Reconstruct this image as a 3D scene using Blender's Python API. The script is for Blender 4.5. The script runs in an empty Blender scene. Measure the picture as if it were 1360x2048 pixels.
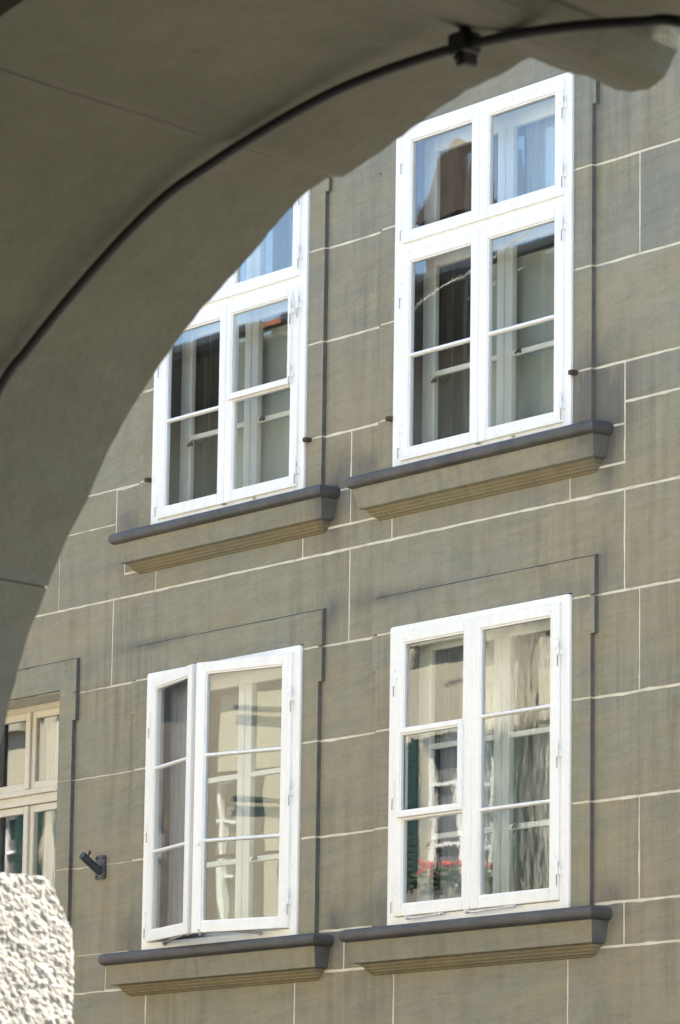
import bpy, bmesh, math, random
from mathutils import Matrix, Vector, noise
R = math.radians
S = bpy.context.scene
COL = S.collection
rnd = random.Random(7)

# ------------------------------------------------------------------ camera, sky, sun, exposure
cam = bpy.data.cameras.new('camera')
camo = bpy.data.objects.new('camera', cam); COL.objects.link(camo); S.camera = camo
CR = ((0.6015852880804325, 0.7986863755700526, 0.013971923416475124),
      (0.13749786793367283, -0.1207641337429453, 0.9831125878123065),
      (-0.7868859367652196, 0.5895049596738681, 0.18246759997608855))      # right, up, forward
m = Matrix(((CR[0][0], CR[1][0], -CR[2][0]), (CR[0][1], CR[1][1], -CR[2][1]), (CR[0][2], CR[1][2], -CR[2][2])))
camo.matrix_world = Matrix.Translation((21.500966, -16.525109, 1.536581)) @ m.to_4x4()
cam.sensor_fit = 'VERTICAL'; cam.sensor_height = 36; cam.sensor_width = 24
cam.lens = 8500.04 / 2048 * 36
cam.clip_start = 0.1; cam.clip_end = 900
cam.dof.use_dof = True; cam.dof.focus_distance = 26.5; cam.dof.aperture_fstop = 17.0

SUN = Vector((0.30, 0.62, 0.95)).normalized()
w = bpy.data.worlds.new('World'); S.world = w; w.use_nodes = True
nt = w.node_tree; bg = nt.nodes['Background']
sky = nt.nodes.new('ShaderNodeTexSky'); sky.sky_type = 'NISHITA'; sky.sun_disc = False
sky.sun_elevation = math.asin(SUN.z); sky.sun_rotation = math.atan2(SUN.x, SUN.y)
sky.air_density = 1.0; sky.dust_density = 0.3; sky.ozone_density = 1.6; sky.altitude = 500
nt.links.new(sky.outputs[0], bg.inputs[0]); bg.inputs[1].default_value = 0.105
sl = bpy.data.lights.new('sun', 'SUN'); sl.energy = 5.0; sl.angle = R(0.53); sl.color = (1, 0.95, 0.86)
so = bpy.data.objects.new('sun', sl); COL.objects.link(so); so.location = (20, 15, 40)
so.rotation_euler = SUN.to_track_quat('Z', 'Y').to_euler()
vs = S.view_settings; vs.view_transform = 'Standard'; vs.look = 'None'; vs.gamma = 1; vs.use_curve_mapping = False
vs.exposure = 2.97
vs.use_white_balance = True; vs.white_balance_temperature = 6950; vs.white_balance_tint = 10
S.render.engine = 'CYCLES'
cy = S.cycles; cy.max_bounces = 12; cy.diffuse_bounces = 5; cy.glossy_bounces = 5; cy.transparent_max_bounces = 24
cy.caustics_reflective = False; cy.caustics_refractive = False; cy.sample_clamp_indirect = 8

# ------------------------------------------------------------------ materials
def mat(name):
    m = bpy.data.materials.new(name); m.use_nodes = True
    t = m.node_tree; b = t.nodes['Principled BSDF']
    return m, t, b
def N(t, kind, **kw):
    n = t.nodes.new(kind)
    for k, v in kw.items():
        if k in ('operation', 'blend_type', 'data_type', 'noise_dimensions', 'feature', 'interpolation', 'distance', 'vector_type'): setattr(n, k, v)
        else: n.inputs[k].default_value = v
    return n
def ramp(t, src, stops):
    r = t.nodes.new('ShaderNodeValToRGB'); t.links.new(src, r.inputs[0])
    e = r.color_ramp.elements
    while len(e) < len(stops): e.new(0.5)
    for q, (p, c) in zip(e, stops):
        q.position = p; q.color = (c, c, c, 1) if isinstance(c, (int, float)) else (*c, 1)
    return r.outputs[0]
def mix(t, fac, a, b, mode='MIX'):
    n = t.nodes.new('ShaderNodeMix'); n.data_type = 'RGBA'; n.blend_type = mode
    for sock, v in ((n.inputs[0], fac), (n.inputs[6], a), (n.inputs[7], b)):
        if hasattr(v, 'is_linked'): t.links.new(v, sock)
        else: sock.default_value = (*v, 1) if isinstance(v, tuple) else v
    return n.outputs[2]
def math_(t, op, a, b=0.0):
    n = t.nodes.new('ShaderNodeMath'); n.operation = op
    for i, v in enumerate((a, b)):
        if hasattr(v, 'is_linked'): t.links.new(v, n.inputs[i])
        else: n.inputs[i].default_value = v
    return n.outputs[0]
def pos(t, scale=(1, 1, 1), tilt=0.0):
    g = t.nodes.new('ShaderNodeNewGeometry'); src = g.outputs['Position']
    if tilt:
        m0 = t.nodes.new('ShaderNodeMapping'); m0.inputs['Rotation'].default_value = (0, tilt, 0); t.links.new(src, m0.inputs[0]); src = m0.outputs[0]
    mp = t.nodes.new('ShaderNodeMapping')
    mp.inputs['Scale'].default_value = scale; mp.inputs['Rotation'].default_value = (.61, .43, .87); mp.inputs['Location'].default_value = (3.17, 7.39, 1.73)
    t.links.new(src, mp.inputs[0]); return mp.outputs[0]
def noi(t, vec, scale, detail=4, rough=0.55, dist=0.0):
    n = N(t, 'ShaderNodeTexNoise', Scale=scale, Detail=detail, Roughness=rough, Distortion=dist)
    t.links.new(vec, n.inputs['Vector']); return n.outputs[0]
def bump(t, b, h, strength=0.3, dist=0.01):
    n = N(t, 'ShaderNodeBump', Strength=strength, Distance=dist)
    t.links.new(h, n.inputs['Height']); t.links.new(n.outputs[0], b.inputs['Normal'])
    return n

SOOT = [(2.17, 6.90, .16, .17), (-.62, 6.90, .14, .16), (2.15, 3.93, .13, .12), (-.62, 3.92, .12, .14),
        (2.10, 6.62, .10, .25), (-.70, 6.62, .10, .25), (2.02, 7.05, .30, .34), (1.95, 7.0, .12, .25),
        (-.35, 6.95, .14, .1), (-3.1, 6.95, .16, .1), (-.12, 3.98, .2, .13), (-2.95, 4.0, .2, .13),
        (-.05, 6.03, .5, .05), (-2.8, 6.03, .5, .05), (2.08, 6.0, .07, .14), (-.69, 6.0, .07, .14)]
def stone(name, base=(.256, .252, .204), dark=1.0):
    m, t, b = mat(name)
    oi = t.nodes.new('ShaderNodeObjectInfo')
    tint = ramp(t, oi.outputs['Random'], [(0, tuple(c * k for c, k in zip(base, (.86, .90, .90)))), (.3, base),
                (.55, tuple(c * k for c, k in zip(base, (.96, .99, .92)))), (.8, tuple(c * k for c, k in zip(base, (1.12, 1.07, 1.0)))),
                (1, tuple(c * k for c, k in zip(base, (.84, .90, .97))))])
    p = pos(t)
    big = ramp(t, noi(t, p, .7, 5, .6), [(.32, 0), (.68, 1)])
    c = mix(t, big, tint, (base[0] * 1.10, base[1] * .99, base[2] * .86))
    cool = ramp(t, noi(t, pos(t, (.35, .35, 1.6), R(4)), 1.9, 5, .6, .5), [(.46, 0), (.70, .55)])                        # cooler beds in the stone
    c = mix(t, cool, c, (base[0] * .80, base[1] * .86, base[2] * .97))
    warm = ramp(t, noi(t, pos(t, (.5, .5, 3.2), R(5)), 1.7, 5, .6, .6), [(.52, 0), (.72, .5)])                           # rusty beds
    c = mix(t, warm, c, (base[0] * 1.16, base[1] * 1.0, base[2] * .76))
    ns = ramp(t, noi(t, pos(t, (.8, .8, 9), R(5)), 3.0, 7, .68, .8), [(.30, .80), (.52, 1.0), (.74, 1.16)])               # bedding lines
    c = mix(t, .55, c, ns, 'MULTIPLY')
    c = mix(t, .5, c, ramp(t, noi(t, p, 5.5, 6, .62, .4), [(.3, .85), (.5, 1.0), (.72, 1.12)]), 'MULTIPLY')
    run = ramp(t, noi(t, pos(t, (7, 7, .45)), 1.7, 6, .62, .3), [(.36, .74), (.56, 1.0), (.75, 1.08)])                   # rain runs, in patches
    rp = ramp(t, noi(t, p, .9, 3, .5), [(.42, .15), (.62, .85)])
    c = mix(t, rp, c, mix(t, 1.0, c, run, 'MULTIPLY'))
    fine = ramp(t, noi(t, p, 55, 5, .7), [(.25, .82), (.75, 1.16)])
    c = mix(t, .6, c, fine, 'MULTIPLY')
    # pale thin veins along the bedding and lime dribbles
    vein = ramp(t, noi(t, pos(t, (.8, .8, 6), R(5)), 2.0, 9, .72, 1.4), [(.600, 0), (.612, 1), (.624, 0)])
    vm = ramp(t, noi(t, p, 1.6, 3), [(.48, 0), (.62, 1)])
    c = mix(t, math_(t, 'MULTIPLY', math_(t, 'MULTIPLY', vein, vm), .6), c, (.40, .37, .28))
    drip = ramp(t, noi(t, pos(t, (6, 6, .8)), 2.1, 6, .6, 1.5), [(.68, 0), (.74, .6)])
    c = mix(t, math_(t, 'MULTIPLY', drip, .5), c, (.36, .33, .25))
    # soot stains beside the sill ends and on the lintel ledges
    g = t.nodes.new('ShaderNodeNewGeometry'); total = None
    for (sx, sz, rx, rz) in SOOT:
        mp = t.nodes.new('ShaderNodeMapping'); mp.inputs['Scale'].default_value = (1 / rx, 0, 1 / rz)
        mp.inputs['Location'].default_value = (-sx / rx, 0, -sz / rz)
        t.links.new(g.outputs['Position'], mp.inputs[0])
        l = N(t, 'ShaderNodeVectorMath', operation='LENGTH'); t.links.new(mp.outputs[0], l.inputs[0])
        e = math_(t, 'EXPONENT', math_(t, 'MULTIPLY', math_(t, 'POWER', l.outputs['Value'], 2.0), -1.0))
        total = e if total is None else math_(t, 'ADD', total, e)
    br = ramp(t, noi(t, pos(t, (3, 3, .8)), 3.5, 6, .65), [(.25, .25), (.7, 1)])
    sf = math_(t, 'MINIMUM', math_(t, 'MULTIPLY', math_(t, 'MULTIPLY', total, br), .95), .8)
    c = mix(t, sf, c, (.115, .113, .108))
    if dark != 1.0: c = mix(t, 1.0, c, (dark, dark, dark), 'MULTIPLY')
    t.links.new(c, b.inputs['Base Color']); b.inputs['Roughness'].default_value = .92
    b.inputs['Specular IOR Level'].default_value = .15
    h = math_(t, 'ADD', noi(t, p, 60, 6, .7), math_(t, 'MULTIPLY', noi(t, pos(t, (1, 1, 2)), 9, 5), .8))
    bump(t, b, h, .35, .006)
    return m
M = {}
M['stone'] = stone('sandstone')
M['stone_green'] = stone('sandstone_mossy', (.215, .196, .135))
m, t, b = mat('sooty_shaded_stone'); M['soot_shade'] = m  # dirt crust colour, darkened further to paint in the shade of side faces
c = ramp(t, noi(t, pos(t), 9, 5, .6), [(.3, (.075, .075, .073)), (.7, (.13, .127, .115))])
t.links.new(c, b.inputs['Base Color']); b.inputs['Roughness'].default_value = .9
m, t, b = mat('lime_mortar'); M['mortar'] = m
c = ramp(t, noi(t, pos(t), 7, 6, .65), [(.26, (.46, .43, .35)), (.48, (.62, .595, .51)), (.7, (.70, .675, .59))])
t.links.new(c, b.inputs['Base Color']); b.inputs['Roughness'].default_value = .95
bump(t, b, noi(t, pos(t), 80, 4), .5, .006)

def paint(name, col, wear=(.50, .46, .38), amount=.70):
    m, t, b = mat(name)
    n1 = noi(t, pos(t, (9, 9, 3)), 6, 6, .7)
    c = mix(t, ramp(t, n1, [(amount - .03, 0), (amount + .03, .75)]), col, wear)
    c = mix(t, .45, c, ramp(t, noi(t, pos(t, (7, 7, .7)), 2, 5, .65), [(.32, (.86, .85, .82)), (.55, (1, 1, 1))]), 'MULTIPLY')
    c = mix(t, .35, c, ramp(t, noi(t, pos(t), 35, 5, .6), [(.3, (.90, .89, .87)), (.6, (1, 1, 1))]), 'MULTIPLY')
    t.links.new(c, b.inputs['Base Color']); b.inputs['Roughness'].default_value = .5
    bump(t, b, math_(t, 'ADD', noi(t, pos(t, (1, 1, .25)), 60, 4), noi(t, pos(t), 12, 3)), .22, .003)
    return m
M['white'] = paint('white_window_paint', (.83, .835, .82))
M['cream'] = paint('cream_window_paint', (.62, .58, .48))
M['inner'] = paint('inner_casement_paint', (.74, .74, .71), amount=.8)
def glass(name, scale, amp, stretch=(1, 1, 1), f0=.075, detail=2, extra=None):
    m, t, b = mat(name); t.nodes.remove(b); out = t.nodes['Material Output']
    lw = t.nodes.new('ShaderNodeLayerWeight'); lw.inputs[0].default_value = .5
    f = math_(t, 'ADD', math_(t, 'MULTIPLY', math_(t, 'POWER', lw.outputs['Facing'], 4.0), 1 - f0), f0)
    tr = t.nodes.new('ShaderNodeBsdfTransparent'); tr.inputs[0].default_value = (.95, .97, .96, 1)
    gl = t.nodes.new('ShaderNodeBsdfGlossy'); gl.inputs['Roughness'].default_value = .004; gl.inputs[0].default_value = (1, 1, 1, 1)
    mx = t.nodes.new('ShaderNodeMixShader')
    t.links.new(f, mx.inputs[0]); t.links.new(tr.outputs[0], mx.inputs[1]); t.links.new(gl.outputs[0], mx.inputs[2])
    t.links.new(mx.outputs[0], out.inputs[0])
    oi = t.nodes.new('ShaderNodeObjectInfo')
    v = t.nodes.new('ShaderNodeVectorMath'); v.operation = 'ADD'
    cmb = t.nodes.new('ShaderNodeCombineXYZ'); t.links.new(math_(t, 'MULTIPLY', oi.outputs['Random'], 37.0), cmb.inputs[1])
    t.links.new(pos(t, stretch), v.inputs[0]); t.links.new(cmb.outputs[0], v.inputs[1])
    h = math_(t, 'MULTIPLY', noi(t, v.outputs[0], scale, detail, .5), amp)
    if extra: h = math_(t, 'ADD', h, math_(t, 'MULTIPLY', noi(t, v.outputs[0], extra[0], 5, .6, .5), extra[1]))
    bn = N(t, 'ShaderNodeBump', Strength=1.0, Distance=1.0); t.links.new(h, bn.inputs['Height'])
    t.links.new(bn.outputs[0], gl.inputs['Normal'])
    return m
M['glass'] = glass('old_window_glass', 1.4, .0011, (1, 1, .6), f0=.039, extra=(5.0, .00010))
M['wavy'] = glass('rippled_window_glass', 1.6, .0012, (1.4, 1.4, .5), extra=(15.0, .00052), f0=.070)
M['inner_glass'] = glass('inner_window_glass', 1.5, .0010, f0=.035)
def plain(name, col, rough=.8, var=.25, sc=8, metal=0.0, bmp=0.0, bsc=30):
    m, t, b = mat(name)
    c = ramp(t, noi(t, pos(t), sc, 5, .6), [(.3, tuple(x * (1 - var) for x in col)), (.7, tuple(min(1, x * (1 + var)) for x in col))])
    t.links.new(c, b.inputs['Base Color']); b.inputs['Roughness'].default_value = rough; b.inputs['Metallic'].default_value = metal
    if bmp: bump(t, b, noi(t, pos(t), bsc, 6, .65), bmp, .01)
    return m
M['lead'] = plain('weathered_lead', (.066, .064, .060), .62, .30, 5, bmp=.3, bsc=40)
M['iron'] = plain('dark_grey_iron', (.055, .060, .068), .5, .25, 20, .3)
M['steel'] = plain('painted_hinge_metal', (.62, .61, .58), .45, .25, 40)
M['pin'] = plain('worn_hinge_steel', (.30, .29, .27), .45, .4, 60, .3)
M['rust'] = plain('rusty_iron', (.065, .032, .022), .85, .45, 50)
M['room'] = plain('dim_room_plaster', (.26, .258, .25), .9, .1, 2)
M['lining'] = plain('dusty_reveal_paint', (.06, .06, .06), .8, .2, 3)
M['blind'] = plain('pale_grey_blind', (.42, .42, .40), .9, .08, 3)
M['cable'] = plain('black_cable_rubber', (.004, .004, .004), .8, .2, 30)
M['clip'] = plain('black_iron_clip', (.007, .007, .007), .6, .3, 30)
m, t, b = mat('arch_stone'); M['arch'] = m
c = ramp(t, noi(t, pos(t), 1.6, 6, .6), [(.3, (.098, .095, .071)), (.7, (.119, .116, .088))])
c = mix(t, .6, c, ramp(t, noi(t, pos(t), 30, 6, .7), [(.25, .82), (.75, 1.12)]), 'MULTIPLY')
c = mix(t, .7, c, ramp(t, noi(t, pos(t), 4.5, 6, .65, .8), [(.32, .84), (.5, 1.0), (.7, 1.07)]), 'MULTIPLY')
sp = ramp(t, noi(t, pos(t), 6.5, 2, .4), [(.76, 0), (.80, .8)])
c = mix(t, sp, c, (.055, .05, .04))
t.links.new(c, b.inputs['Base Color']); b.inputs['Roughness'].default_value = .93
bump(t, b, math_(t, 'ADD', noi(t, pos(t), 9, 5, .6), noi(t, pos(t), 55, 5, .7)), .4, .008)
m, t, b = mat('rough_render'); M['render'] = m
c = ramp(t, noi(t, pos(t), 14, 6, .6), [(.3, (.135, .129, .118)), (.65, (.20, .192, .175))])
t.links.new(c, b.inputs['Base Color']); b.inputs['Roughness'].default_value = .95
bump(t, b, noi(t, pos(t), 120, 6, .7), .5, .004)
M['wall'] = plain('ochre_house_plaster', (.45, .41, .32), .9, .10, 1.5, bmp=.2)
M['trim'] = plain('grey_stone_trim', (.36, .34, .28), .9, .1, 4)
M['shutter'] = plain('green_shutter_paint', (.009, .040, .034), .5, .2, 6)
M['tile'] = plain('clay_roof_tile', (.30, .105, .052), .85, .4, 9)
M['eave'] = plain('dark_eave_wood', (.055, .042, .032), .8, .3, 5)
M['vault'] = plain('arcade_plaster', (.30, .28, .24), .9, .12, 2)
M['cobble'] = plain('street_sett_stone', (.10, .096, .09), .85, .3, 9, bmp=.4)
M['paving'] = plain('arcade_paving', (.13, .125, .115), .8, .2, 4)
M['greycloth'] = plain('grey_curtain_cloth', (.10, .10, .11), .9, .35, 5)
M['leaf'] = plain('geranium_leaf', (.045, .10, .03), .6, .4, 30)
M['petal'] = plain('red_petal', (.62, .035, .03), .6, .2, 30)
M['box'] = plain('planter_wood', (.23, .21, .18), .8, .2, 10)
m, t, b = mat('sheer_curtain_cloth'); M['curtain'] = m
c = ramp(t, noi(t, pos(t, (8, 8, .4)), 3, 4), [(.3, (.30, .30, .33)), (.7, (.45, .45, .48))])
t.links.new(c, b.inputs['Base Color']); b.inputs['Roughness'].default_value = .9

# ------------------------------------------------------------------ mesh builder
class MB:
    def __init__(s): s.v = []; s.f = []; s.mi = []
    def add(s, vs, fs, mi=0):
        o = len(s.v); s.v += [tuple(q) for q in vs]; s.f += [tuple(i + o for i in f) for f in fs]
        s.mi += [mi] * len(fs) if isinstance(mi, int) else list(mi); return s
    def box(s, x0, x1, y0, y1, z0, z1, mi=0):
        v = [(x, y, z) for x in (x0, x1) for y in (y0, y1) for z in (z0, z1)]
        # faces: -x, +x, -y, +y, -z, +z
        f = [(0, 1, 3, 2), (4, 6, 7, 5), (0, 4, 5, 1), (2, 3, 7, 6), (0, 2, 6, 4), (1, 5, 7, 3)]
        return s.add(v, f, mi if isinstance(mi, int) else mi)
    def prism(s, poly, y0, y1, mi=0, mside=None):
        """poly = (x, z) counter-clockwise seen from -Y; extruded from y0 (front) to y1"""
        n = len(poly)
        v = [(x, y0, z) for x, z in poly] + [(x, y1, z) for x, z in poly]
        f = [tuple(range(n)), tuple(range(2 * n - 1, n - 1, -1))]; mm = [mi, mi]
        for i in range(n):
            j = (i + 1) % n; f.append((j, i, i + n, j + n))
            dx, dz = poly[j][0] - poly[i][0], poly[j][1] - poly[i][1]
            mm.append(mside(dx, dz) if mside else mi)
        return s.add(v, f, mm)
    def tube(s, pts, r, seg=8, mi=0, cap=True):
        P = [Vector(p) for p in pts]; n = len(P); rr = r if isinstance(r, (list, tuple)) else [r] * n
        v = []; prev = None
        for i, p in enumerate(P):
            d = (P[min(i + 1, n - 1)] - P[max(i - 1, 0)]).normalized()
            a = prev if prev is not None else (Vector((0, 0, 1)) if abs(d.z) < .9 else Vector((1, 0, 0)))
            u = (a - d * a.dot(d)).normalized(); q = d.cross(u); prev = u
            for k in range(seg):
                an = 2 * math.pi * k / seg; v.append(p + (u * math.cos(an) + q * math.sin(an)) * rr[i])
        f = [(i * seg + k, i * seg + (k + 1) % seg, (i + 1) * seg + (k + 1) % seg, (i + 1) * seg + k) for i in range(n - 1) for k in range(seg)]
        if cap: f += [tuple(range(seg - 1, -1, -1)), tuple(range((n - 1) * seg, n * seg))]
        return s.add(v, f, mi)
    def build(s, name, mats, parent=None, bevel=0.0, M_=None, smooth=False, seg=1, label=None):
        me = bpy.data.meshes.new(name)
        vv = [tuple(M_ @ Vector(q)) for q in s.v] if M_ is not None else s.v
        me.from_pydata(vv, [], s.f)
        for k in (mats if isinstance(mats, list) else [mats]): me.materials.append(M[k])
        me.polygons.foreach_set('material_index', s.mi)
        if smooth: me.polygons.foreach_set('use_smooth', [True] * len(me.polygons))
        bm = bmesh.new(); bm.from_mesh(me); bmesh.ops.recalc_face_normals(bm, faces=bm.faces); bm.to_mesh(me); bm.free()
        o = bpy.data.objects.new(name, me); COL.objects.link(o)
        if parent: o.parent = parent
        if bevel:
            bv = o.modifiers.new('edge', 'BEVEL'); bv.width = bevel; bv.segments = seg; bv.limit_method = 'ANGLE'; bv.angle_limit = R(40)
        if label: o['label'] = label
        return o
def tag(o, label=None, cat=None, group=None, kind=None):
    for k, v in (('label', label), ('category', cat), ('group', group), ('kind', kind)):
        if v: o[k] = v
    return o
def empty(name, loc=(0, 0, 0)):
    o = bpy.data.objects.new(name, None); o.empty_display_size = .3; COL.objects.link(o); o.location = loc; return o

# ------------------------------------------------------------------ ground
g = MB(); g.box(-400, 400, -400, 400, -.3, 0); tag(g.build('street', 'cobble'), kind='structure')
# ------------------------------------------------------------------ the sandstone house (wall face y = 0.05, frame faces y = 0)
house = empty('sandstone_house', (0, 0, 0))
tag(house, 'olive grey sandstone house across the street with white framed windows and pale joints', 'house')
def orth(poly, gaps):
    """inset an axis-aligned polygon edge by edge; gaps: one half-gap per edge or a number"""
    n = len(poly); L = []
    for i in range(n):
        a, c = poly[i], poly[(i + 1) % n]; d = (c[0] - a[0], c[1] - a[1]); l = math.hypot(*d)
        nx, nz = -d[1] / l, d[0] / l; gp = gaps if isinstance(gaps, (int, float)) else gaps[i]
        L.append(('x', a[0] + nx * gp) if abs(d[0]) < 1e-9 else ('z', a[1] + nz * gp))
    out = []
    for i in range(n):
        p, q = L[i - 1], L[i]
        out.append((p[1] if p[0] == 'x' else q[1], p[1] if p[0] == 'z' else q[1]))
    return out
def ragged(poly, step=.07, amp=.0028, seed=0):
    out = []; n = len(poly)
    for i in range(n):
        a, c = poly[i], poly[(i + 1) % n]; l = math.hypot(c[0] - a[0], c[1] - a[1]); k = max(1, int(l / step))
        nx, nz = -(c[1] - a[1]) / l, (c[0] - a[0]) / l
        for j in range(k):
            f = j / k; x = a[0] + (c[0] - a[0]) * f; z = a[1] + (c[1] - a[1]) * f
            e = 0 if j == 0 else amp * (noise.noise((x * 9, z * 9, seed)) * 1.3 + noise.noise((x * 31, z * 31, seed + 5)) * .9)
            if j and rnd.random() < .045: e += rnd.uniform(.002, .006)
            out.append((x + nx * e, z + nz * e))
    return out
nb = [0]
def block(poly, gaps=.0085, name='stone_block', y0=None, y1=.10, amp=.0028, mside=None, mats='stone', mi=0):
    nb[0] += 1
    y = .05 + rnd.uniform(-.0012, .0012) if y0 is None else y0
    P = ragged(orth(poly, gaps), amp=amp, seed=nb[0] * 3.1)
    b_ = MB(); b_.prism(P, y, y1, mi, mside); return b_.build(name, mats, house)
def rb(x0, x1, z0, z1, gl=.0085, gr=.0085, gb=.0085, gt=.0085):
    block([(x0, z0), (x1, z0), (x1, z1), (x0, z1)], [gb, gr, gt, gl])
WA, WB, WW = -2.773, 0.0, 1.80                 # left edges of the two window columns, width of a window
AX = (WA, WA + WW); BX = (WB, WB + WW)
ZU = (6.86, 9.136); ZL = (3.895, 5.815)
c0, c1, c2, c3, c3b, c3c, c4, c5, c6, c7, c8, c9 = 9.14, 8.495, 7.852, 7.202, 6.95, 6.574, 6.408, 5.785, 5.157, 4.524, 3.903, 3.640
stub = 6.815
v1, v2, v3, vb = 2.391, 2.254, -.512, 1.737
XR, XL, TH = 7.0, -9.0, .0035                    # far ends, half width of the tight joints far left
r2, r1 = c9 - .66, c9 - 1.30
# right of column B
rb(BX[1], 4.3, c0, c0 + .66); rb(BX[1], 4.4, c1, c0)
rb(BX[1], v1, c2, c1); rb(v1, 4.1, c2, c1); rb(BX[1], 4.2, c3, c2)
rb(BX[1], v2, stub, c3); rb(v2, 4.3, c3b, c3)
block([(vb, c3c), (v2, c3c), (v2, stub), (vb, stub)])
block([(vb, c4), (4.0, c4), (4.0, c3b), (v2, c3b), (v2, c3c), (vb, c3c)])
rb(v2, 4.4, c5, c4); rb(BX[1], v1, c6, c5); rb(v1, 4.2, c6, c5); rb(BX[1], 4.3, c7, c6)
rb(BX[1], v1, c8, c7); rb(v1, 4.1, c8, c7); rb(vb, v2, c9, c8); rb(v2, 4.2, c9, c8)
# between and under the columns
rb(AX[1], BX[0], c0, c0 + .66); rb(AX[1], BX[0], c1, c0); rb(AX[1], BX[0], c2, c1); rb(AX[1], BX[0], c3, c2)
rb(AX[1], v3, stub, c3); rb(v3, BX[0], stub, c3)
rb(-.85, v3, c3c, stub); rb(v3, vb, c3c, stub)
rb(-1.036, -.061, c4, c3c); rb(-.061, vb, c4, c3c)
rb(-3.161, -.85, c3c, stub); rb(-2.768, -1.036, c4, c3c)
rb(v3, v2, c5, c4); rb(-3.294, v3, c5, c4)
rb(AX[1], BX[0], c6, c5); rb(AX[1], BX[0], c7, c6); rb(AX[1], BX[0], c8, c7)
rb(-.518, vb, c9, c8); rb(-3.284, -.518, c9, c8)
rb(1.735, 4.2, r2, c9); rb(.012, 1.735, r2, c9); rb(-1.051, .012, r2, c9); rb(-2.78, -1.051, r2, c9); rb(-4.0, -2.78, r2, c9, gb=TH)
# left of column A
rb(-5.5, AX[0], c0, c0 + .66); rb(-5.5, AX[0], c1, c0); rb(-5.5, AX[0], c2, c1); rb(-5.5, AX[0], c3, c2)
rb(-3.28, AX[0], stub, c3); rb(-4.9, -3.28, c3b, c3, gb=TH, gt=TH); rb(-5.5, -4.9, c3b, c3, gb=TH, gt=TH)
block([(-4.005, c4), (-2.768, c4), (-2.768, c3c), (-3.161, c3c), (-3.161, stub), (-3.28, stub), (-3.28, c3b), (-4.005, c3b)],
      [.007, .0085, .0085, .0085, .0085, .0085, TH, .005])
rb(-5.5, -4.005, c4, c3b, gr=.005, gt=TH, gb=.005)
CX = (-5.45, -3.91)                              # opening of the recessed window at the far left
rb(-5.5, -3.294, 5.815, c4, gb=TH); 
for (za, zb) in ((c5 - .001, 5.815), (c6, c5 - .001), (c7, c6), (c8, c7)):
    if za > 5.7: continue
    rb(CX[1], AX[0], za, zb, gl=0, gb=TH, gt=TH, gr=.008)
rb(CX[1], -3.296, c5, 5.815, gl=0, gt=-.004, gb=TH)
rb(-5.5, -3.284, c9, c8, gb=TH, gt=TH)
rb(-5.5, -4.0, r2, c9, gb=TH); 
for xa, xb in ((XL, -5.5), (-5.5, -3.3), (-3.3, -1.4), (-1.4, .7), (.7, 2.4), (2.4, 4.4), (4.4, XR)): rb(xa, xb, 2.305, r2)
# plain coursing beyond the picture, coarser
for (xa, xb) in ((4.45, XR), (XL, -5.5)):
    for za, zb in ((c0, c0 + .66), (c1, c0), (c2, c1), (c3, c2), (c3b, c3), (c4, c3b), (c5, c4), (c6, c5), (c7, c6), (c8, c7), (c9, c8), (r2, c9)):
        rb(xa, xb, za, zb)
for zz in (c0 + .66, c0 + 1.3):
    for xa, xb in ((XL, -5.2), (-5.2, -2.4), (-2.4, .6), (.6, 3.2), (3.2, XR)): rb(xa, xb, zz, zz + .63)
# mortar bed with the window openings, reveals, and the rest of the body
def wall_holes(mb, x0, x1, z0, z1, y0, y1, holes, mi=0):
    xs = sorted({x0, x1, *[h[0] for h in holes], *[h[1] for h in holes]}); zs = sorted({z0, z1, *[h[2] for h in holes], *[h[3] for h in holes]})
    for i in range(len(xs) - 1):
        for j in range(len(zs) - 1):
            mx_, mz_ = (xs[i] + xs[i + 1]) / 2, (zs[j] + zs[j + 1]) / 2
            if any(h[0] < mx_ < h[1] and h[2] < mz_ < h[3] for h in holes): continue
            mb.box(xs[i], xs[i + 1], y0, y1, zs[j], zs[j + 1], mi)
holes = []
for X in (AX, BX):
    for Z in (ZU, ZL): holes.append((X[0] + .035, X[1] - .035, Z[0] + .03, Z[1] - .035))
holes.append((CX[0], CX[1], 3.87, 5.815))
mb = MB(); wall_holes(mb, XL, XR, 2.3, c0 + 1.95, .0536, .46, holes); mb.build('mortar_bed', 'mortar', house)
mb = MB(); mb.box(XL, XR, .06, .46, 0, 2.3); mb.box(XL, XR, .46, 6.0, 0, 2.6); mb.build('lower_wall', 'stone', house)
mb = MB(); mb.box(XL - .2, XR + .2, -.9, .5, c0 + 1.95, c0 + 2.1); mb.build('eave_board', 'eave', house)
mb = MB(); mb.prism([(0, 0)] * 0 or [(-1.0, c0 + 2.1), (6.5, c0 + 2.1), (3.0, c0 + 4.2)], 0, 1)
rv = [( (XL - .3) if y < .5 else (XR + .3), x, z) for (x, y, z) in mb.v]
mb.v = rv; mb.build('roof', 'tile', house)
# rooms behind the windows
mb = MB()
for h in holes:
    x0, x1, z0, z1 = h[0] - .35, h[1] + .35, h[2] - .5, h[3] + .3
    mb.box(x0, x1, 3.2, 3.25, z0, z1); mb.box(x0 - .05, x0, .465, 3.25, z0, z1); mb.box(x1, x1 + .05, .465, 3.25, z0, z1)
    mb.box(x0, x1, .465, 3.2, z0 - .05, z0); mb.box(x0, x1, .465, 3.2, z1, z1 + .05)
mb.build('room_lining', 'room', house)

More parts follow.
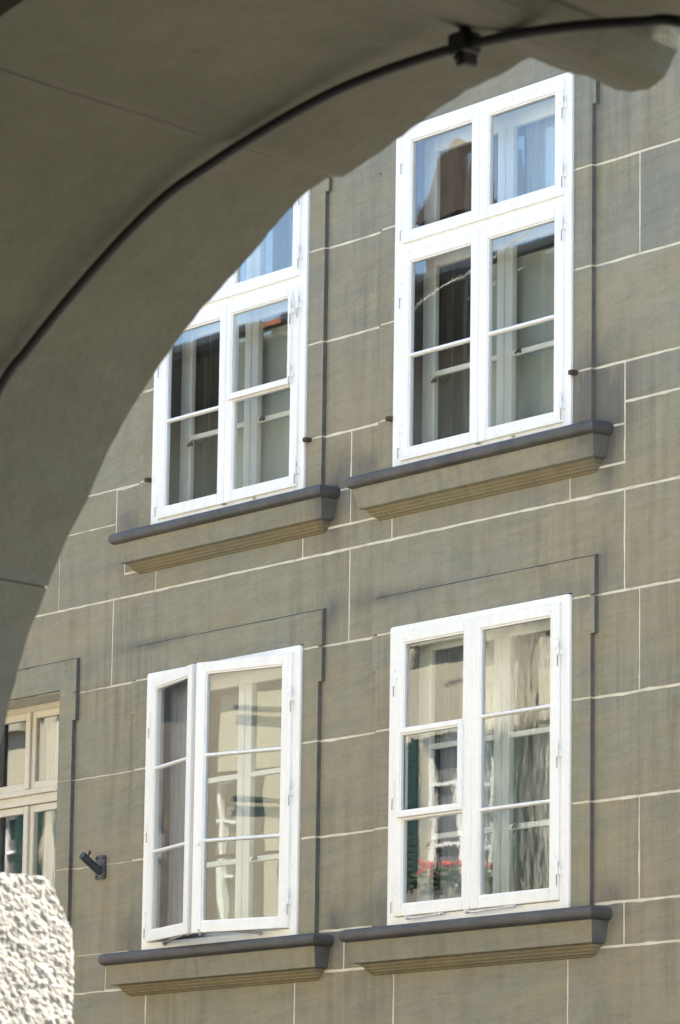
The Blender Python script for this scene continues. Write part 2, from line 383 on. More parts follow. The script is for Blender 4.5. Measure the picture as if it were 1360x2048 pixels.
# surrounds
def side(dx, dz): return 1 if dz > .02 and abs(dx) < .02 else 0     # faces turned to +X: dark crust, with their corner shade painted into the colour
def surround(X, zs_, ztop, zear, zhead, x_in=None, gj=.007):
    m_ = .178; e = .035
    a0, a1 = X[0] - m_, X[1] + m_
    i0, i1 = X[0] - .004, X[1] + .004
    y = .018
    # bedding behind the joints
    for xa, xb in ((a0 + .012, i0 - .006), (i1 + .006, a1 - .012)):
        bb = MB(); bb.box(xa, xb, .0225, .07, zs_[0], ztop); bb.build('surround_bedding', 'mortar', house)
    for k in range(len(zs_) - 1):
        za, zb = zs_[k], zs_[k + 1]
        if za < zear < zb:
            block([(a0, za), (i0, za), (i0, zb), (a0 - e, zb), (a0 - e, zear), (a0, zear)], [gj if k else 0, 0, gj, 0, 0, 0], 'surround_stone', y, .09, .0012, side, ['stone', 'soot_shade'])
            block([(i1, za), (a1, za), (a1, zear), (a1 + e, zear), (a1 + e, zb), (i1, zb)], [gj if k else 0, 0, 0, 0, gj, 0], 'surround_stone', y, .09, .0012, side, ['stone', 'soot_shade'])
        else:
            block([(a0, za), (i0, za), (i0, zb), (a0, zb)], [gj if k else 0, 0, gj, 0], 'surround_stone', y, .09, .0012, side, ['stone', 'soot_shade'])
            block([(i1, za), (a1, za), (a1, zb), (i1, zb)], [gj if k else 0, 0, gj, 0], 'surround_stone', y, .09, .0012, side, ['stone', 'soot_shade'])
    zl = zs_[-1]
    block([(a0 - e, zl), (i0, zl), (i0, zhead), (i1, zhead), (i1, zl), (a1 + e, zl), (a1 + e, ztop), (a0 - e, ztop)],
          [gj, 0, 0, 0, gj, 0, 0, 0], 'surround_lintel', y, .09, .0012, side, ['stone', 'soot_shade'])
    lg = MB(); x0, x1 = a0 - e + .004, a1 + e - .002
    lg.add([(x0, .021, ztop - .001), (x1, .021, ztop - .001), (x1, .052, ztop + .016), (x0, .052, ztop + .016), (x0, .06, ztop - .02), (x1, .06, ztop - .02)],
           [(0, 1, 2, 3), (3, 2, 5, 4), (0, 4, 5, 1), (0, 3, 4), (1, 5, 2)])
    lg.build('lintel_ledge', 'lead', house)
for X in (AX, BX):
    surround(X, [6.83, c3, c2, c1, c0], 9.37, 8.885, ZU[1] + .006)
    surround(X, [3.865, c7, c6, c5], 6.025, 5.55, ZL[1] + .006)
surround(CX, [2.98, c8, c7, c6, c5], 6.025, 5.587, 5.82, gj=.003)

# sills: a moulding returned round both ends, with a lead roll on top
def sweep(mb, prof, x0, x1, yb, mi=0, mend=None):
    n = len(prof); v = []
    for d, z in prof: v += [(x0 - d, yb, z), (x0 - d, yb - d, z), (x1 + d, yb - d, z), (x1 + d, yb, z)]
    f = []; mm = []
    for i in range(n - 1):
        for k in range(3):
            f.append((i * 4 + k, i * 4 + k + 1, i * 4 + k + 5, i * 4 + k + 4)); mm.append(mend if (mend is not None and k == 2) else mi)
    mb.add(v, f, mm)
def sill(X, zt):
    x0, x1 = X[0] - .177, X[1] + .177; dz = zt - 6.835
    body = [(0, 6.80), (.128, 6.80), (.140, 6.772), (.138, 6.760), (.108, 6.622), (.068, 6.617), (.064, 6.600), (.054, 6.596), (.050, 6.580),
            (.040, 6.576), (.034, 6.562), (.018, 6.558), (.014, 6.548), (0, 6.544)]
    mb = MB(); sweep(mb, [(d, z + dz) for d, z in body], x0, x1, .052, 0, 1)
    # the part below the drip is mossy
    s_ = mb.build('window_sill', ['stone', 'soot_shade', 'stone_green'], house, bevel=.003)
    me = s_.data
    for p in me.polygons:
        zc = sum(me.vertices[i].co.z for i in p.vertices) / len(p.vertices)
        if zc < 6.61 + dz: p.material_index = 2 if p.material_index == 0 else 0
    roll = [(0, 6.843)] + [(.06, 6.842)] + [(.131 + .043 * math.cos(a), 6.797 + .043 * math.sin(a)) for a in [R(q) for q in (95, 75, 55, 35, 15, -5, -25, -45, -65, -85)]] + [(.126, 6.755), (.10, 6.79)]
    rm = MB(); sweep(rm, [(d, z + dz) for d, z in roll], x0, x1, .053)
    # seams in the lead
    r_ = rm.build('lead_roll', 'lead', s_, smooth=False)
    for p in r_.data.polygons: p.use_smooth = True
    es = r_.modifiers.new('split', 'EDGE_SPLIT'); es.split_angle = R(50)
    for f in (.31, .74):
        sm = MB()
        xx = x0 + (x1 - x0) * (f + rnd.uniform(-.03, .03))
        sm.tube([(xx + rnd.uniform(-.003, .003), 0.053 - (.131 + .0415 * math.cos(a)), 6.797 + dz + .0415 * math.sin(a)) for a in [R(q) for q in (100, 70, 40, 10, -20, -50, -80)]], .0030, 5)
        sm.build('lead_seam', 'lead', s_)
for X in (AX, BX): sill(X, 6.838); sill(X, 3.876)

# ------------------------------------------------------------------ windows
def frame_bars(mb, x0, x1, z0, z1, y0, y1, l, r, b, t_):
    mb.box(x0, x0 + l, y0, y1, z0, z1); mb.box(x1 - r, x1, y0, y1, z0, z1)
    mb.box(x0 + l, x1 - r, y0, y1, z0, z0 + b); mb.box(x0 + l, x1 - r, y0, y1, z1 - t_, z1)
def hinge(win, x, z, sgn, y=-.022, M_=None):
    h = MB(); h.tube([(x, y - .004, z - .045), (x, y - .004, z + .05)], .008, 8)
    h.box(x - .030 if sgn > 0 else x, x if sgn > 0 else x + .030, y - .003, y + .012, z - .0, z + .036)
    h.box(x if sgn > 0 else x - .022, x + .022 if sgn > 0 else x, y + .004, y + .020, z - .045, z - .010)
    h.tube([(x, y - .006, z + .056), (x, y - .006, z + .066)], .006, 6)
    h.build('hinge', 'white', win, bevel=.002, M_=M_)
    p_ = MB(); p_.tube([(x + .004 * sgn, y - .010, z - .115), (x + .004 * sgn, y - .010, z - .046)], .0036, 6)
    for k in range(3):
        q = (x - sgn * rnd.uniform(.018, .036), z + .10 - k * .05 + rnd.uniform(-.01, .01)); p_.tube([(q[0], y + .004, q[1]), (q[0], y - .0, q[1])], .004, 6)
    p_.build('hinge_pin', 'pin', win, M_=M_)
def corner(win, x, z, sx, sz, y, M_=None):
    q = MB(); L = .125
    pts = [(x, z), (x + sx * L, z), (x + sx * L, z + sz * .020), (x + sx * .020, z + sz * .020), (x + sx * .020, z + sz * L), (x, z + sz * L)]
    if sx * sz < 0: pts = pts[::-1]
    q.prism(pts, y - .0016, y + .004); q.build('corner_plate', 'white', win, M_=M_)
def sash(win, x0, x1, z0, z1, bars, hs, M_=None, gl='glass', y=-.018, st=(.082, .078), rails=(.072, .072), hz=None, plates=True, bh=.028, holes_=()):
    """one outer casement: sash frame, glazing bars, one pane per light; hs = +1 hinged right, -1 hinged left, 0 none"""
    mb = MB(); frame_bars(mb, x0, x1, z0, z1, y, y + .048, st[0], st[1], rails[0], rails[1])
    # inner moulding round the glass
    s_ = mb.build('sash', 'white', win, bevel=.006, M_=M_, seg=2)
    gx0, gx1, gz0, gz1 = x0 + st[0], x1 - st[1], z0 + rails[0], z1 - rails[1]
    mo = MB(); frame_bars(mo, gx0, gx1, gz0, gz1, y + .010, y + .040, .010, .010, .010, .010)
    mo.build('sash_bead', 'white', win, M_=M_)
    lights = [gz0] + [q for b_ in bars for q in (b_ - bh / 2, b_ + bh / 2)] + [gz1]
    for b_ in bars:
        k = MB(); yy = y + .004
        k.add([(gx0, yy + .014, b_ - bh / 2), (gx0, yy, b_ - bh * .2), (gx0, yy, b_ + bh * .25), (gx0, yy + .012, b_ + bh / 2), (gx0, yy + .034, b_ + bh / 2), (gx0, yy + .034, b_ - bh / 2),
               (gx1, yy + .014, b_ - bh / 2), (gx1, yy, b_ - bh * .2), (gx1, yy, b_ + bh * .25), (gx1, yy + .012, b_ + bh / 2), (gx1, yy + .034, b_ + bh / 2), (gx1, yy + .034, b_ - bh / 2)],
              [(i, (i + 1) % 6, (i + 1) % 6 + 6, i + 6) for i in range(6)] + [tuple(range(5, -1, -1)), tuple(range(6, 12))])
        k.build('glazing_bar', 'white', win, bevel=.002, M_=M_)
    for k in range(0, len(lights), 2):
        if k // 2 in holes_: continue
        p_ = MB(); yg = y + .024
        p_.box(gx0 - .003, gx1 + .003, yg, yg + .004, lights[k] - .003, lights[k + 1] + .003)
        p_.build('pane', gl, win, M_=M_)
    if hs:
        for z in (hz or (z0 + .12, z1 - .14)): hinge(win, x1 if hs > 0 else x0, z, hs, y, M_)
    if plates:
        px = x1 - .022 if hs > 0 else x0 + .022
        for (zz, sz) in ((z0 + .02, 1), (z1 - .02, -1)): corner(win, px, zz, -hs, sz, y, M_)
    return s_
def vent(win, x0, x1, z0, z1, hs, gl='glass', y=-.040):
    sash(win, x0, x1, z0, z1, [], hs, None, gl, y, (.036, .036), (.036, .036), (z0 + .09, z1 - .12), False)
def inner(win, X, Z, bars, transom=None, open_=False):
    """the inner casement 0.2 m behind: frame, panes"""
    x0, x1 = X[0] + .045, X[1] - .045; z0, z1 = Z[0] + .04, Z[1] - .04; xm = (x0 + x1) / 2
    mb = MB(); y0, y1 = .205, .245
    frame_bars(mb, x0, x1, z0, z1, y0, y1, .125, .125, .11, .11)
    mb.box(xm - .075, xm - .0015, y0 - .008, y1, z0 + .11, z1 - .11); mb.box(xm + .0015, xm + .075, y0 - .004, y1, z0 + .11, z1 - .11)
    for b_ in bars: 
        mb.box(x0 + .125, xm - .075, y0, y1 - .01, b_ - .018, b_ + .018); mb.box(xm + .075, x1 - .125, y0, y1 - .01, b_ - .018, b_ + .018)
    if transom:
        mb.box(x0 + .125, xm - .075, y0, y1, transom - .07, transom + .07); mb.box(xm + .075, x1 - .125, y0, y1, transom - .07, transom + .07)
    mb.build('inner_casement', 'inner', win, bevel=.004)
    for kx, kz in ((.16, bars[0] + .0), (-.70, bars[0] - .05)):
        kn_ = MB(); kn_.tube([(xm + kx, y0 - .002, kz), (xm + kx, y0 - .03, kz)], .012, 8); kn_.tube([(xm + kx - .02, y0 - .026, kz - .012), (xm + kx + .03, y0 - .026, kz + .012)], .008, 6)
        kn_.build('window_fastener', 'iron', win)
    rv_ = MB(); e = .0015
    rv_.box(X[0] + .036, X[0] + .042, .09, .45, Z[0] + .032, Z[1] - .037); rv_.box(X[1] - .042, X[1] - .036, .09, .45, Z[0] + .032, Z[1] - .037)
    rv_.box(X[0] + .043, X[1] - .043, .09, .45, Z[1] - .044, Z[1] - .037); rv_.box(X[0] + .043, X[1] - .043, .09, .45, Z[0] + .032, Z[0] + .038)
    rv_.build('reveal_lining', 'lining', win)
    cuts = sorted([z0 + .11, z1 - .11] + [q for b_ in bars for q in (b_ - .018, b_ + .018)] + ([transom - .07, transom + .07] if transom else []))
    for a, b_ in ((x0 + .125, xm - .075), (xm + .075, x1 - .125)):
        for k in range(0, len(cuts), 2):
            p_ = MB(); p_.box(a - .003, b_ + .003, .224, .228, cuts[k] - .003, cuts[k + 1] + .003); p_.build('inner_pane', 'inner_glass', win)
def rounded(x0, x1, z0, z1, r=.022):
    P = [(x0, z0), (x1, z0)]
    for cx_, a0 in ((x1 - r, 0), (x0 + r, 90)):
        for k in range(5): a = R(a0 + k * 22.5); P.append((cx_ + r * math.cos(a), z1 - r + r * math.sin(a)))
    return P
def outer_frame(X, Z, transom, rnd_, label):
    mb = MB(); x0, x1 = X; z0, z1 = Z[0] - .012, Z[1]
    y0, y1 = 0.0, .085
    l, r, b_, t_ = .10, .085, .055, .045
    if rnd_:                                     # one bent board with a hole: outer outline rounded at the top
        O = rounded(x0, x1, z0, z1); I = [(x0 + l, z0 + b_), (x1 - r, z0 + b_), (x1 - r, z1 - t_), (x0 + l, z1 - t_)]
        n = len(O); near = [0, 1] + [2] * 5 + [3] * 5
        v = [(p[0], y0, p[1]) for p in O] + [(p[0], y0, p[1]) for p in I] + [(p[0], y1, p[1]) for p in O] + [(p[0], y1, p[1]) for p in I]
        f = []; o2 = n + 4
        for i in range(n):
            j = (i + 1) % n; a, c = near[i], near[j]
            f.append((i, j, n + c, n + a) if a != c else (i, j, n + a)); f.append((o2 + j, o2 + i, o2 + n + a, o2 + n + c) if a != c else (o2 + j, o2 + i, o2 + n + a))
            f.append((i, o2 + i, o2 + j, j))
        for i in range(4): j = (i + 1) % 4; f.append((n + i, n + j, o2 + n + j, o2 + n + i))
        mb.add(v, f)
    else: frame_bars(mb, x0, x1, z0, z1, y0, y1, l, r, b_, t_)
    xm = (x0 + x1) / 2 + .01
    if transom: mb.box(x0 + l, x1 - r, y0 + .001, y1, transom - .045, transom + .045)
    o = mb.build('window', 'white', house, bevel=.005 if not rnd_ else .006, seg=2, label=label)
    return o

def meeting(win, xm, z0, z1, y=-.018):
    mb = MB(); mb.box(xm - .012, xm + .010, y - .010, y + .020, z0 + .01, z1 - .01); mb.build('meeting_bead', 'white', win, bevel=.003)
def upper_window(X, vent_, label, gl):
    x = X[0]; win = outer_frame(X, ZU, 8.313, False, label); xm = x + .903
    zl0, zl1, zu0, zu1 = 6.893, 8.282, 8.343, 9.098
    sash(win, x + .098, xm - .002, zu0, zu1, [], -1, gl=gl[0], hz=(zu0 + .13, zu1 - .17))
    sash(win, xm + .002, x + 1.735, zu0, zu1, [], 1, gl=gl[1], hz=(zu0 + .16, zu1 - .15))
    sash(win, x + .098, xm - .002, zl0, zl1, [7.582], -1, gl=gl[2], hz=(zl0 + .13, zl1 - .26))
    if vent_:
        sash(win, xm + .002, x + 1.735, zl0, zl1, [7.60], 1, gl=gl[3], hz=(zl0 + .13, zl1 - .12), bh=.02, holes_=(1,))
        vent(win, xm + .045, x + 1.682, 7.603, zl1 - .035, 1, gl[3])
    else: sash(win, xm + .002, x + 1.735, zl0, zl1, [7.582], 1, gl=gl[3], hz=(zl0 + .13, zl1 - .12))
    inner(win, X, ZU, [7.49], 8.28)
    k = MB()
    for zz in (zl0 + .0, ): k.box(xm - .012, xm + .020, -.030, -.012, zz - .012, zz - .002)
    k.tube([(xm + .33, -.004, zl0 - .012), (xm + .36, -.004, zl0 - .012)], .006, 6)
    k.build('frame_stop', 'pin', win)
    return win
upper_window(BX, False, 'tall white window with four sashes, top right', ['glass', 'glass', 'glass', 'glass'])
upper_window(AX, True, 'tall white window with a small vent wing, half hidden by the arch', ['glass', 'glass', 'glass', 'glass'])
# lower right window: closed, vent wing in its left casement
x = BX[0]; wl = outer_frame(BX, ZL, None, True, 'closed three-light white window with a vent wing, lower right')
xm = x + .862; z0, z1 = 3.940, 5.768
sash(wl, x + .082, xm - .002, z0, z1, [4.560, 5.130], -1, gl='glass', hz=(z0 + .14, 4.74, z1 - .30), bh=.026, holes_=(1,))
vent(wl, x + .128, xm - .070, 4.566, 5.140, 0)
sash(wl, xm + .002, x + 1.715, z0, z1, [4.552, 5.138], 1, gl='wavy', hz=(z0 + .20, 4.86, z1 - .28), bh=.026)
meeting(wl, xm, z0, z1)
inner(wl, BX, ZL, [4.46, 5.04])
for xa, xb in ((x + .26, x + .60), (x + .86, x + 1.32)):                  # casement stays lying under the sashes
    k = MB(); k.tube([(xa, -.035, 3.925), (xa + .08, -.042, 3.918), (xb, -.038, 3.930)], .0065, 6); k.tube([(xa, -.015, 3.925), (xa, -.052, 3.925)], .013, 8)
    k.tube([(xb, -.020, 3.930), (xb, -.045, 3.930)], .009, 8); k.build('casement_stay', 'steel', wl)
# lower left window: both casements swung outwards
x = AX[0]; wo = outer_frame(AX, ZL, None, True, 'white window with both casements swung outwards, lower left')
inner(wo, AX, ZL, [4.46, 5.04])
def swing(px, ang): return Matrix.Translation((px, -.004, 0)) @ Matrix.Rotation(ang, 4, 'Z') @ Matrix.Translation((-px, .004, 0))
Ml = swing(x + .082, R(-14.5)); Mr = swing(x + 1.722, R(14.3))
sash(wo, x + .082, x + .885, z0, z1, [4.556, 5.134], -1, Ml, gl='glass', hz=(z0 + .14, 4.74, z1 - .30), bh=.026)
sash(wo, x + .888, x + 1.722, z0, z1, [4.556, 5.134], 1, Mr, gl='wavy2' if 'wavy2' in M else 'glass', hz=(z0 + .20, 4.86, z1 - .28), bh=.026)
for (a, b_) in (((x + .30, -.02, 3.925), (x + .85, -.20, 3.945)), ((x + .98, -.20, 3.945), (x + 1.42, -.02, 3.925))):
    k = MB(); k.tube([a, ((a[0] + b_[0]) / 2, (a[1] + b_[1]) / 2 - .02, a[2] + .004), b_], .008, 6); k.tube([(a[0], a[1] + .01, a[2] - .02), (a[0], a[1] - .0, a[2] + .02)], .012, 8)
    k.tube([(b_[0], b_[1], b_[2] - .015), (b_[0], b_[1], b_[2] + .01)], .011, 8); k.build('casement_stay', 'pin', wo)
kn = MB(); kn.tube([(x + .935, .01, 4.54), (x + .935, -.03, 4.54)], .018, 10); kn.build('sash_knob', 'white', wo, M_=Mr)

# recessed window at the far left
wc = MB(); Y0, Y1 = .275, .34; zt = 5.815
frame_bars(wc, CX[0] - .02, CX[1] + .02, 3.85, zt + .02, Y0 + .03, Y1, .07, .07, .07, .07)
wc.box(CX[0] + .05, CX[1] - .05, Y0 - .015, Y1, 5.075, 5.145); wc.box(CX[0] + .05, CX[1] - .05, Y0 - .035, Y1, 5.145, 5.185)
xm = (CX[0] + CX[1]) / 2
wco = wc.build('window', 'cream', house, bevel=.004, label='cream painted recessed window at the left edge of the picture')
for za, zb in ((5.187, 5.765), (3.90, 5.072)):
    for a, b_ in ((CX[0] + .052, xm - .004), (xm + .004, CX[1] - .03)):
        k = MB(); frame_bars(k, a, b_, za, zb, Y0, Y0 + .045, .065, .065, .055, .055); k.build('sash', 'cream', wco, bevel=.005)
        p_ = MB(); p_.box(a + .06, b_ - .06, Y0 + .02, Y0 + .024, za + .05, zb - .05); p_.build('pane', 'glass', wco)
    k = MB(); k.box(xm - .022, xm + .022, Y0 - .022, Y0 - .001, za + .004, zb - .004); k.build('meeting_bead', 'cream', wco, bevel=.005)

# shutter pins of rusty iron beside the upper windows
for px in (1.828, -.022, -.931, -2.803):
    k = MB(); sx = .012; k.box(px - .019, px + .019, -.030, .03, 7.180, 7.208); k.tube([(px + .006, -.024, 7.176), (px + .006, -.024, 7.190)], .008, 6)
    k.build('iron_pin', 'rust', house, bevel=.003)

# ------------------------------------------------------------------ curtains and blinds (they hang inside)
def curtain(x0, x1, z0, z1, y, folds, amp, label, mat_='curtain', gather=0.0):
    nx, nz = int(folds * 10), 14; v = []; f = []
    for j in range(nz + 1):
        for i in range(nx + 1):
            u = i / nx; q = j / nz; w_ = 1 - gather * math.sin(q * math.pi) * .5
            xx = x0 + (x1 - x0) * (u * w_ + gather * .12 * q)
            v.append((xx, y + amp * math.sin(u * folds * 2 * math.pi + .6 * math.sin(q * 3)) * (.6 + .4 * q) + amp * .5 * noise.noise((u * 6, q * 2, x0)), z1 + (z0 - z1) * q))
    for j in range(nz):
        for i in range(nx): a = j * (nx + 1) + i; f.append((a, a + 1, a + nx + 2, a + nx + 1))
    mb = MB(); mb.add(v, f); o = mb.build('curtain', mat_, None, smooth=True)
    so_ = o.modifiers.new('thickness', 'SOLIDIFY'); so_.thickness = .002
    return tag(o, label, 'curtain')
curtain(-2.70, -2.30, 3.98, 5.72, .150, 6, .018, 'grey folded curtain behind the open left casement of the lower left window', gather=.2)
curtain(.10, .62, 3.98, 5.20, .34, 7, .02, 'grey folded curtain behind the vent wing of the lower right window')
curtain(-4.75, -3.95, 3.95, 5.70, .46, 9, .02, 'grey net curtain behind the cream recessed window')
curtain(.95, 1.72, 8.32, 9.05, .33, 6, .012, 'pale curtain behind the upper right light of the tall right window')
for X, z0_, z1_, lab in ((BX, 6.93, 8.15, 'pale grey blind drawn down behind the tall right window'), (AX, 6.93, 8.15, 'pale grey blind drawn down behind the window cut by the arch')):
    k = MB(); k.box(X[0] + .56, X[1] - .07, .300, .304, z0_, z1_); k.tube([(X[0] + .56, .302, z0_ + .005), (X[1] - .07, .302, z0_ + .005)], .012, 8)
    tag(k.build('roller_blind', 'blind'), lab, 'blind')

# ------------------------------------------------------------------ flag holder on the wall
fh = empty('flag_holder', (-3.354, .05, 4.507)); tag(fh, 'grey iron flag pole holder bolted to the wall beside the open window', 'flag holder')
def rel(mb, name, mat_, parent, bevel=0): 
    mb.v = [(a + 3.354, b_ - .05, c_ - 4.507) for a, b_, c_ in mb.v]; return mb.build(name, mat_, parent, bevel)
k = MB(); k.prism(rounded(-3.412, -3.298, 4.425, 4.592, .02), .030, .049); rel(k, 'back_plate', 'iron', fh, .003)
k = MB(); k.tube([(-3.354, .032, 4.475), (-3.354, -.02, 4.512), (-3.356, -.118, 4.582)], .028, 14, cap=False)
k.tube([(-3.356, -.116, 4.5805), (-3.354, -.02, 4.512), (-3.354, .02, 4.484)], .023, 14); rel(k, 'socket_tube', 'iron', fh)
for dx, dz in ((-.04, .065), (.04, .065), (-.04, -.065), (.04, -.065)):
    k = MB(); k.tube([(-3.355 + dx, .032, 4.508 + dz), (-3.355 + dx, .022, 4.508 + dz)], .009, 6); rel(k, 'bolt', 'iron', fh)
k = MB(); k.tube([(-3.345, -.075, 4.575), (-3.325, -.075, 4.615)], .006, 6); k.tube([(-3.345, -.075, 4.585), (-3.300, -.080, 4.600)], .004, 6); rel(k, 'clamp_screw', 'rust', fh)

# ------------------------------------------------------------------ the arcade house on the near side: arch, piers, wall, roof
arc = empty('arcade_house', (15.916, -12, 0))
tag(arc, 'shaded stone arch of the arcade in the foreground, its curved underside crossed by a cable', 'house')
def ab(mb, name, mats, bevel=0, label=None, smooth=False, parent=None):
    mb.v = [(a - 15.916, b_ + 12, c_) for a, b_, c_ in mb.v]; return mb.build(name, mats, parent or arc, bevel, label=label, smooth=smooth)
XC, ZC, R0, TK, RT = 15.9157, 1.90766, 1.74045, .80, 2.25
prof = [(14.338, 2.610), (14.370, 2.708), (14.437, 2.841), (14.497, 2.920), (14.503, 2.935), (14.564, 3.011), (14.633, 3.077), (14.699, 3.162), (14.758, 3.218), (14.841, 3.284),
        (14.989, 3.382), (15.103, 3.439), (15.198, 3.484), (15.323, 3.551), (15.383, 3.567), (15.400, 3.571), (15.425, 3.569), (15.448, 3.562), (15.458, 3.563), (15.502, 3.573), (15.566, 3.586),
        (15.712, 3.623), (15.841, 3.647), (15.924, 3.655), (15.979, 3.667), (16.02, 3.664), (16.101, 3.611), (16.13, 3.606), (16.220, 3.560), (16.26, 3.546), (16.303, 3.5405), (16.335, 3.548),
        (16.360, 3.560), (16.376, 3.580), (16.386, 3.606)]
pol = sorted([(math.atan2(z - ZC, xx - XC), math.hypot(xx - XC, z - ZC)) for xx, z in prof])
def wide(ph): q = min(1, max(0, (pol[0][0] - ph) / R(26))); return .27 * q * q * (3 - 2 * q)
def ro(ph):
    if ph <= pol[0][0]: return R0 + .05 + wide(ph)
    if ph >= pol[-1][0]: return R0 + .006 * noise.noise((ph * 6, 0, 3))
    for (a, r_), (b_, s_) in zip(pol, pol[1:]):
        if a <= ph <= b_: return r_ + (s_ - r_) * (ph - a) / max(1e-9, b_ - a)
def ri(ph): return R0 + .08 + (.05 + wide(ph) if ph < pol[0][0] else 0)
joints = [math.pi, R(144.5), R(106.4), pol[0][0], R(38), 0.0]
for a, b_ in zip(joints, joints[1:]):
    g_ = .0009; hi, lo = a - (g_ if a < math.pi else 0), b_ + (g_ if b_ > 0 else 0)
    n = max(12, int((hi - lo) / .012)); nt_ = 16; mb = MB(); v = []; f = []
    for i in range(n + 1):
        ph = lo + (hi - lo) * i / n; A, B = ro(ph), ri(ph)
        for j in range(nt_ + 1):
            q = j / nt_; qq = q; e = .004 * noise.noise((ph * 7, q * 5, 2.0)) + .0022 * noise.noise((ph * 30, q * 22, 4.0))
            if j == 0: e += .0022 * noise.noise((ph * 55, 1, 1)) + .0018 * noise.noise((ph * 160, 1, 1))
            r_ = A + (B - A) * qq + e
            v.append((XC + r_ * math.cos(ph), -12 - TK * q, ZC + r_ * math.sin(ph)))
        for yy in (-12 - TK, -12): v.append((XC + RT * math.cos(ph), yy, ZC + RT * math.sin(ph)))
    w_ = nt_ + 3
    for i in range(n):
        for j in range(w_):
            k2 = (j + 1) % w_; f.append((i * w_ + j, i * w_ + k2, (i + 1) * w_ + k2, (i + 1) * w_ + j))
    f += [tuple(range(w_)), tuple(range(n * w_ + w_ - 1, n * w_ - 1, -1))]
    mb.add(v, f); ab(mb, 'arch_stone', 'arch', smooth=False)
# mortar core behind the joints of the arch
mb = MB(); v = []; f = []
for i in range(61):
    ph = math.pi * i / 60
    for (r_, yy) in ((max(ro(ph), R0) + .012, -12.10), (ri(ph) + .012, -12 - TK + .02), (RT - .02, -12 - TK + .02), (RT - .02, -12.10)): v.append((XC + r_ * math.cos(ph), yy, ZC + r_ * math.sin(ph)))
for i in range(60):
    for j in range(4): f.append((i * 4 + j, i * 4 + (j + 1) % 4, (i + 1) * 4 + (j + 1) % 4, (i + 1) * 4 + j))
mb.add(v, f); ab(mb, 'arch_mortar', 'arch')
# spandrel walls and piers of all the bays
BAY = 4.64; ZS = 4.55
mb = MB()
for k in range(-13, 5):
    xc_ = XC + BAY * k; rr = RT if k == 0 else R0 + .02
    xl, xr = xc_ - BAY / 2, xc_ + BAY / 2
    n = 32; pts = [(xc_ - rr * math.cos(math.pi * i / n), ZC + rr * math.sin(math.pi * i / n)) for i in range(n + 1)]
    ya, yb = -12 - TK + .004, -12.004
    for (p, q) in zip(pts, pts[1:]): mb.prism([p, q, (q[0], ZS), (p[0], ZS)], ya, yb)
    mb.box(xl, xc_ - rr, ya, yb, 0, ZS); mb.box(xc_ + rr, xr, ya, yb, 0, ZS)
    if k == 0: mb.box(xc_ - rr, xc_ - R0, ya, yb, 0, ZC); mb.box(xc_ + R0 + .33, xc_ + rr, ya, yb, 0, ZC)
ab(mb, 'arcade_wall', 'wall')
XA0, XA1 = XC - BAY * 13.5, XC + BAY * 4.5
mb = MB(); mb.box(XA0, XA1, -18.0, -17.6, 0, 11.8); mb.box(XA0, XA1, -17.6, -12.8, ZS - .1, ZS + .1); ab(mb, 'arcade_vault', 'vault')
wins = [x_ for x_ in (-42.1, -39.6, -37.1, -34.6, -32.1, -29.6, -27.1, -24.62, -22.12, -19.62, -17.12, -14.50, -12.30, -9.9, -2.6, .4, 3.4, 6.4, 9.4, 12.4, 15.4, 18.4, 21.4, 24.4, 27.4, 30.4, 33.4) if XA0 + 1.2 < x_ < XA1 - 1.2]
rows = ((5.72, 7.62), (8.75, 10.6))
hol = [(a - .52, a + .52, z0_, z1_) for a in wins for z0_, z1_ in rows]
mb = MB(); wall_holes(mb, XA0, XA1, ZS + .002, 11.95, -12.35, -12.004, hol); ab(mb, 'upper_wall', 'wall')
fr, sh, gl_, tr_, dk = MB(), MB(), MB(), MB(), MB()
for a in wins:
    for ri_, (z0_, z1_) in enumerate(rows):
        frame_bars(fr, a - .52, a + .52, z0_, z1_, -12.2, -12.14, .07, .07, .07, .07); fr.box(a - .04, a + .04, -12.2, -12.13, z0_ + .07, z1_ - .07)
        for zz in (z0_ + .72, z0_ + 1.40): fr.box(a - .45, a - .04, -12.19, -12.15, zz - .018, zz + .018); fr.box(a + .04, a + .45, -12.19, -12.15, zz - .018, zz + .018)
        dk.box(a - .45, a + .45, -12.24, -12.22, z0_ + .07, z1_ - .07)
        tr_.box(a - .66, a + .66, -12.0, -11.86, z0_ - .12, z0_ - .002)
        for s_ in (-1, 1):
            xs0 = a + .55 * s_; xs1 = a + 1.06 * s_; lo, hi = min(xs0, xs1), max(xs0, xs1)
            sh.box(lo, lo + .06, -11.998, -11.955, z0_, z1_); sh.box(hi - .06, hi, -11.998, -11.955, z0_, z1_)
            for q in range(26): zz = z0_ + .03 + (z1_ - z0_ - .06) * q / 26; sh.box(lo + .06, hi - .06, -11.99 , -11.962, zz, zz + .055)
ab(fr, 'window_frame', 'white'); ab(dk, 'window_curtain', 'greycloth'); ab(tr_, 'window_ledge', 'trim'); ab(sh, 'shutter', 'shutter')
mb = MB(); mb.box(XA0, XA1, -12.0, -10.25, 11.95, 12.06); ab(mb, 'eave_board', 'eave')
for xa, xb in ((XA0, -15.6), (-15.1, -14.0), (-13.75, XA1)):
    mb = MB(); mb.tube([(xa, -10.16, 12.08), (xb, -10.16, 12.08)], .085, 10); ab(mb, 'gutter', 'iron')
mb = MB()
for i in range(12):                                  # tiled slope as stepped courses
    y_, z_ = -10.2 - i * .6, 12.07 + i * .13
    mb.box(XA0 - .2, XA1 + .2, y_ - .62, y_, z_, z_ + .06)
mb.prism([(0, 0)] * 0 or [(-17.6, 11.97), (-10.6, 11.97), (-17.5, 13.7)], 0, 1)
n0 = len(mb.v) - 6
